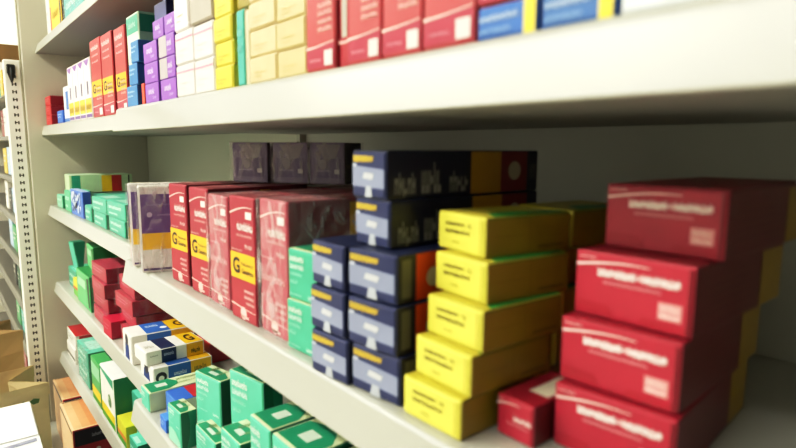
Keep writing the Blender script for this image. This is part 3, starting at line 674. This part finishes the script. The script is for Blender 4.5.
put(green_carton, 1.02, 2.40, 0, 0.226, 0.14, 0.44, ZD, 'medium green carton in front, beside the deep cream-topped cartons', g, tall=True)
put(green_carton, 1.04, 2.12, 0, 0.20, 0.55, 0.62, ZD, 'tall deep green carton with cream top beside the shelf lip', g, tall=True)
put(green_carton, 1.04, 1.84, 0, 0.26, 0.60, 0.62, ZD, 'tall deep green carton with cream top under the navy cartons', g, tall=True)
put(green_carton, 1.04, 1.56, 0, 0.26, 0.60, 0.60, ZD, 'tall deep green carton under the yellow stack', g, tall=True)
# ------------------------------------------------------------------ shelf E, far bay
put(plain, 1.24, 8.03, 0, 0.55, 0.4, 0.20, ZE + 0.004, 'white carton on the lowest shelf under the red-topped white one', None, body='e4e0d4', bands=((0.2, 0.4, '5a5a54'),))
put(plain, 1.25, 8.0, 0, 0.55, 0.42, 0.19, ZE + 0.206, 'white carton with red and yellow top on the lowest shelf', None, body='e4e2d6', top='b82c30', tbands=((0.15, 0.7, 'b02a30'), (0.7, 0.95, 'd8b838')), sbands=((0.1, 0.6, 'b82c30'),), ink='5a5a50')
g = 'teal packs on the lowest shelf'
for k in range(2):
    put(mint_pack, 1.22, 7.08, 0, 0.62, 0.42, 0.22, ZE + 0.004 + k * 0.222, 'teal film-wrapped pack beside the white cartons, ' + ['lower', 'upper'][k] + ' of two', g, tone='3c9c80', wrap=True)
put(plain, 1.205, 6.44, 0, 0.42, 0.15, 0.50, ZE + 0.004, 'green and yellow carton between the teal packs and the apple carton', None, body='4aa05c', bands=((0, 0.15, '3f8c2c'), (0.15, 0.35, 'e8c020'), (0.6, 0.9, '8cc89c')), flap=False)
put(apple_carton, 1.20, 5.80, 0, 0.56, 0.26, 0.56, ZE + 0.004, 'white and green carton with a round green fruit picture', None)
put(plain, 1.20, 5.42, 0, 0.32, 0.2, 0.22, ZE + 0.004, 'small yellow-green carton beside the white fruit carton', None, body='c8c838', bands=((0, 0.3, '4a9a3c'), (0.3, 0.5, 'd8783c')), flap=False)
put(mint_pack, 1.30, 5.14, 0, 0.40, 0.4, 0.52, ZE + 0.004, 'tall teal pack behind the small yellow-green carton', g, tone='2f9078')
put(mint_pack, 1.19, 5.00, 0, 0.26, 0.10, 0.22, ZE + 0.004, 'short teal pack in front of the tall teal pack', g, tone='36a084', flap=False)
put(mint_pack, 1.19, 4.45, 0, 0.34, 0.3, 0.26, ZE + 0.004, 'teal pack where the two lowest shelves meet', g, tone='3a9c82')
# ------------------------------------------------------------------ base deck
g = 'orange boxes on the base deck'
put(orange_box, 0.955, 6.72, -1, 0.86, 0.62, 0.70, -3.80, 'big box with orange lid and black band on the base deck, closer to the camera', g)
put(orange_box, 1.01, 7.66, -1, 0.78, 0.58, 0.70, -3.80, 'big box with orange lid against the end panel on the base deck', g)

# ------------------------------------------------------------------ bags and paper in the aisle
KRAFT = mat('a68a5c', 0.8, var=0.12, scale=12, bump=0.3)
KRAFT2 = mat('c8b68c', 0.8, var=0.12, scale=12, bump=0.3)
def paper_bag(name, w, d, h, m, label, loc, rz, prints=False, top_dark=True):
    """standing paper bag: width along x, depth along y, open crimped top, folded gussets"""
    r = random.Random(hash(name) % 100 + int(w * 100)); b = MB(); n = 10
    rings = []
    for k in range(n + 1):
        t = k / n; g_ = 0.30 * d * t * t
        ring = []
        for (px, py) in ((0, 0), (0.25, 0), (0.5, 0), (0.75, 0), (1, 0), (1, 0.5), (1, 1), (0.75, 1), (0.5, 1), (0.25, 1), (0, 1), (0, 0.5)):
            x = (px - 0.5) * w; y = (py - 0.5) * d
            if py == 0.5: x += (-1 if px > 0.5 else 1) * g_
            else: y *= (1 - 0.35 * t)
            q = 0.018 * min(1, t * 3)
            ring.append((x + r.uniform(-q, q), y + r.uniform(-q, q), h * t + (r.uniform(-0.01, 0.01) if 0 < k < n else 0)))
        rings.append(ring)
    i = len(b.v); N = 12
    for rg in rings: b.v += rg
    ks = b.slot(m)
    for k in range(n):
        for j in range(N):
            b.f.append((i + k * N + j, i + k * N + (j + 1) % N, i + (k + 1) * N + (j + 1) % N, i + (k + 1) * N + j)); b.mi.append(ks)
    b.f.append(tuple(i + j for j in reversed(range(N)))); b.mi.append(ks)
    o = b.build('paper_bag', None, loc, rz)
    f = MB(); rim = rings[-1]
    for j in range(N):
        p, q = Vector(rim[j]), Vector(rim[(j + 1) % N])
        for dz0, dz1 in ((-0.10, 0.02),):
            o1 = Vector((p.x, p.y, 0)).normalized() * 0.006; o2 = Vector((q.x, q.y, 0)).normalized() * 0.006
            f.poly([p + o1 + Vector((0, 0, dz0)), q + o2 + Vector((0, 0, dz0)), q + o2 + Vector((0, 0, dz1)), p + o1 + Vector((0, 0, dz1))], m)
    f.build('rolled_rim', o)
    if prints:
        pmb = MB(); rr = random.Random(3)
        for k in range(12):
            cx = -0.42 * w + 0.075 * w * k; cz = h - 0.13 + rr.uniform(-0.05, 0.04); yy = -0.5 * d * 0.68 - 0.03
            a = rr.uniform(0, 3)
            pmb.poly([(cx + 0.045 * math.cos(a + s_), yy - 0.01, cz + 0.03 * math.sin(a + s_)) for s_ in (0, 1.2, 2.6, 3.6, 5.0)], mat('4c6a3c', 0.8))
        pmb.build('leaf_print', o)
    return tag(o, label, 'paper bag')
paper_bag('a', 0.95, 0.9, 2.30, KRAFT, 'plain brown paper bag standing in the aisle below the slotted upright', (0.17, 8.05, -ZF), 4)
paper_bag('b', 1.30, 0.9, 2.24, KRAFT2, 'light kraft paper bag with green leaf print behind the white carton', (0.02, 6.30, -ZF), 4, prints=True)
def white_box():
    c = Carton(1.45, 1.25, 2.29, 'e9e9e2', False, top='f4f4ee')
    c.poly('T', [(0.02, 0.36), (0.98, 0.45), (0.98, 0.49), (0.02, 0.40)], '8a8ea0', 2)
    c.rect('S', 0.02, 0.98, 0.55, 0.60, '9aa0b0', 2)
    return c
wb = white_box()
o = link('white_carton', wb.body.mesh('white_carton'), None, (-0.80, 4.18, -ZF), -2)
tag(o, 'plain white carton with a grey tape line standing in the aisle', 'box')
fl = MB(); fl.box(0.01, 1.24, 0.75, 1.44, 2.2945, 2.302, mat('f6f6f2', 0.6)); fl.build('lid_flap', o)

# ------------------------------------------------------------------ next shelving run beyond the upright
nx = empty('shelving_unit', (0, 0, -ZF)); tag(nx, 'next shelving run seen through the gap beyond the slotted upright', 'shelving unit')
NZ = [0.70, 0.12, -0.46, -1.04, -1.66, -2.28, -2.95, -3.7]
for z in NZ:
    up(shelf(nx, 0.86, z, 0.055, 9.2, 15.0, back=2.0, lm=mat('5f5c52', 0.5)))
b = MB(); b.box(2.0, 2.06, 9.2, 15.0, -ZF, 1.0, BACK); up(b.build('back_panel', nx))
b = MB(); b.box(0.9, 2.06, 15.0, 15.1, -ZF, 1.0, PANEL); up(b.build('end_panel', nx))
b = MB(); b.box(1.05, 1.1, 9.2, 15.0, -ZF, -3.78, PANEL); up(b.build('kick_plate', nx))
PAL = [('white', 'e0ddd0'), ('green', '3a8a58'), ('dark red', '7c1c24'), ('pale blue', '9ab4c8'), ('dark green', '1c4a38'), ('yellow', 'c8a838'), ('black', '22221e'), ('teal', '4a9a94')]
LV = ['topmost', 'second', 'third', 'fourth', 'fifth', 'sixth', 'seventh', 'lowest']
pr = random.Random(11)
for i, z in enumerate(NZ):
    y = 9.35
    for j in range(4):
        nm, hx = PAL[(i * 3 + j * 2 + j // 2) % 8]
        w = pr.uniform(0.30, 0.5); h = pr.uniform(0.34, 0.47)
        put(plain, 0.93, y, 0, round(w, 2), 0.5, round(h, 2), z, f'{nm} box on the {LV[i]} shelf of the shelving run beyond the slotted upright',
            'boxes on the run beyond the upright', body=hx, ink='d8d4c8' if nm != 'white' else '6a6a70', flap=False)
        y += w + pr.uniform(0.05, 0.2)

# ------------------------------------------------------------------ world, camera, view
w = bpy.data.worlds.new('World'); scn.world = w; w.use_nodes = True
w.node_tree.nodes['Background'].inputs['Color'].default_value = (0.9, 0.92, 0.85, 1); w.node_tree.nodes['Background'].inputs['Strength'].default_value = 0.05
cam = bpy.data.cameras.new('camera'); co = bpy.data.objects.new('camera', cam); COL.objects.link(co)
yaw, pitch, roll, f = math.radians(39.57), math.radians(7.806), math.radians(0.3196), 563.4
fw = Vector((math.sin(yaw) * math.cos(pitch), math.cos(yaw) * math.cos(pitch), -math.sin(pitch)))
rt = Vector((math.cos(yaw), -math.sin(yaw), 0)); upv = rt.cross(fw)
R = rt * math.cos(roll) + upv * math.sin(roll); U = upv * math.cos(roll) - rt * math.sin(roll)
co.matrix_world = Matrix(((R.x, U.x, -fw.x, 0), (R.y, U.y, -fw.y, 0), (R.z, U.z, -fw.z, ZF * S), (0, 0, 0, 1)))
cam.sensor_fit = 'HORIZONTAL'; cam.sensor_width = 36; cam.lens = f / 796 * 36; cam.clip_start = 0.01
cam.dof.use_dof = True; cam.dof.focus_distance = 4.6 * S; cam.dof.aperture_fstop = 5.6
scn.camera = co
scn.view_settings.view_transform = 'Standard'; scn.view_settings.look = 'None'; scn.view_settings.exposure = -0.12
vs = scn.view_settings; vs.use_curve_mapping = True
cv = vs.curve_mapping.curves[3]
for p in ((0.18, 0.15), (0.5, 0.52), (0.82, 0.825)): cv.points.new(*p)
cv.points[len(cv.points) - 1].location = (1.0, 0.94)
vs.curve_mapping.update()
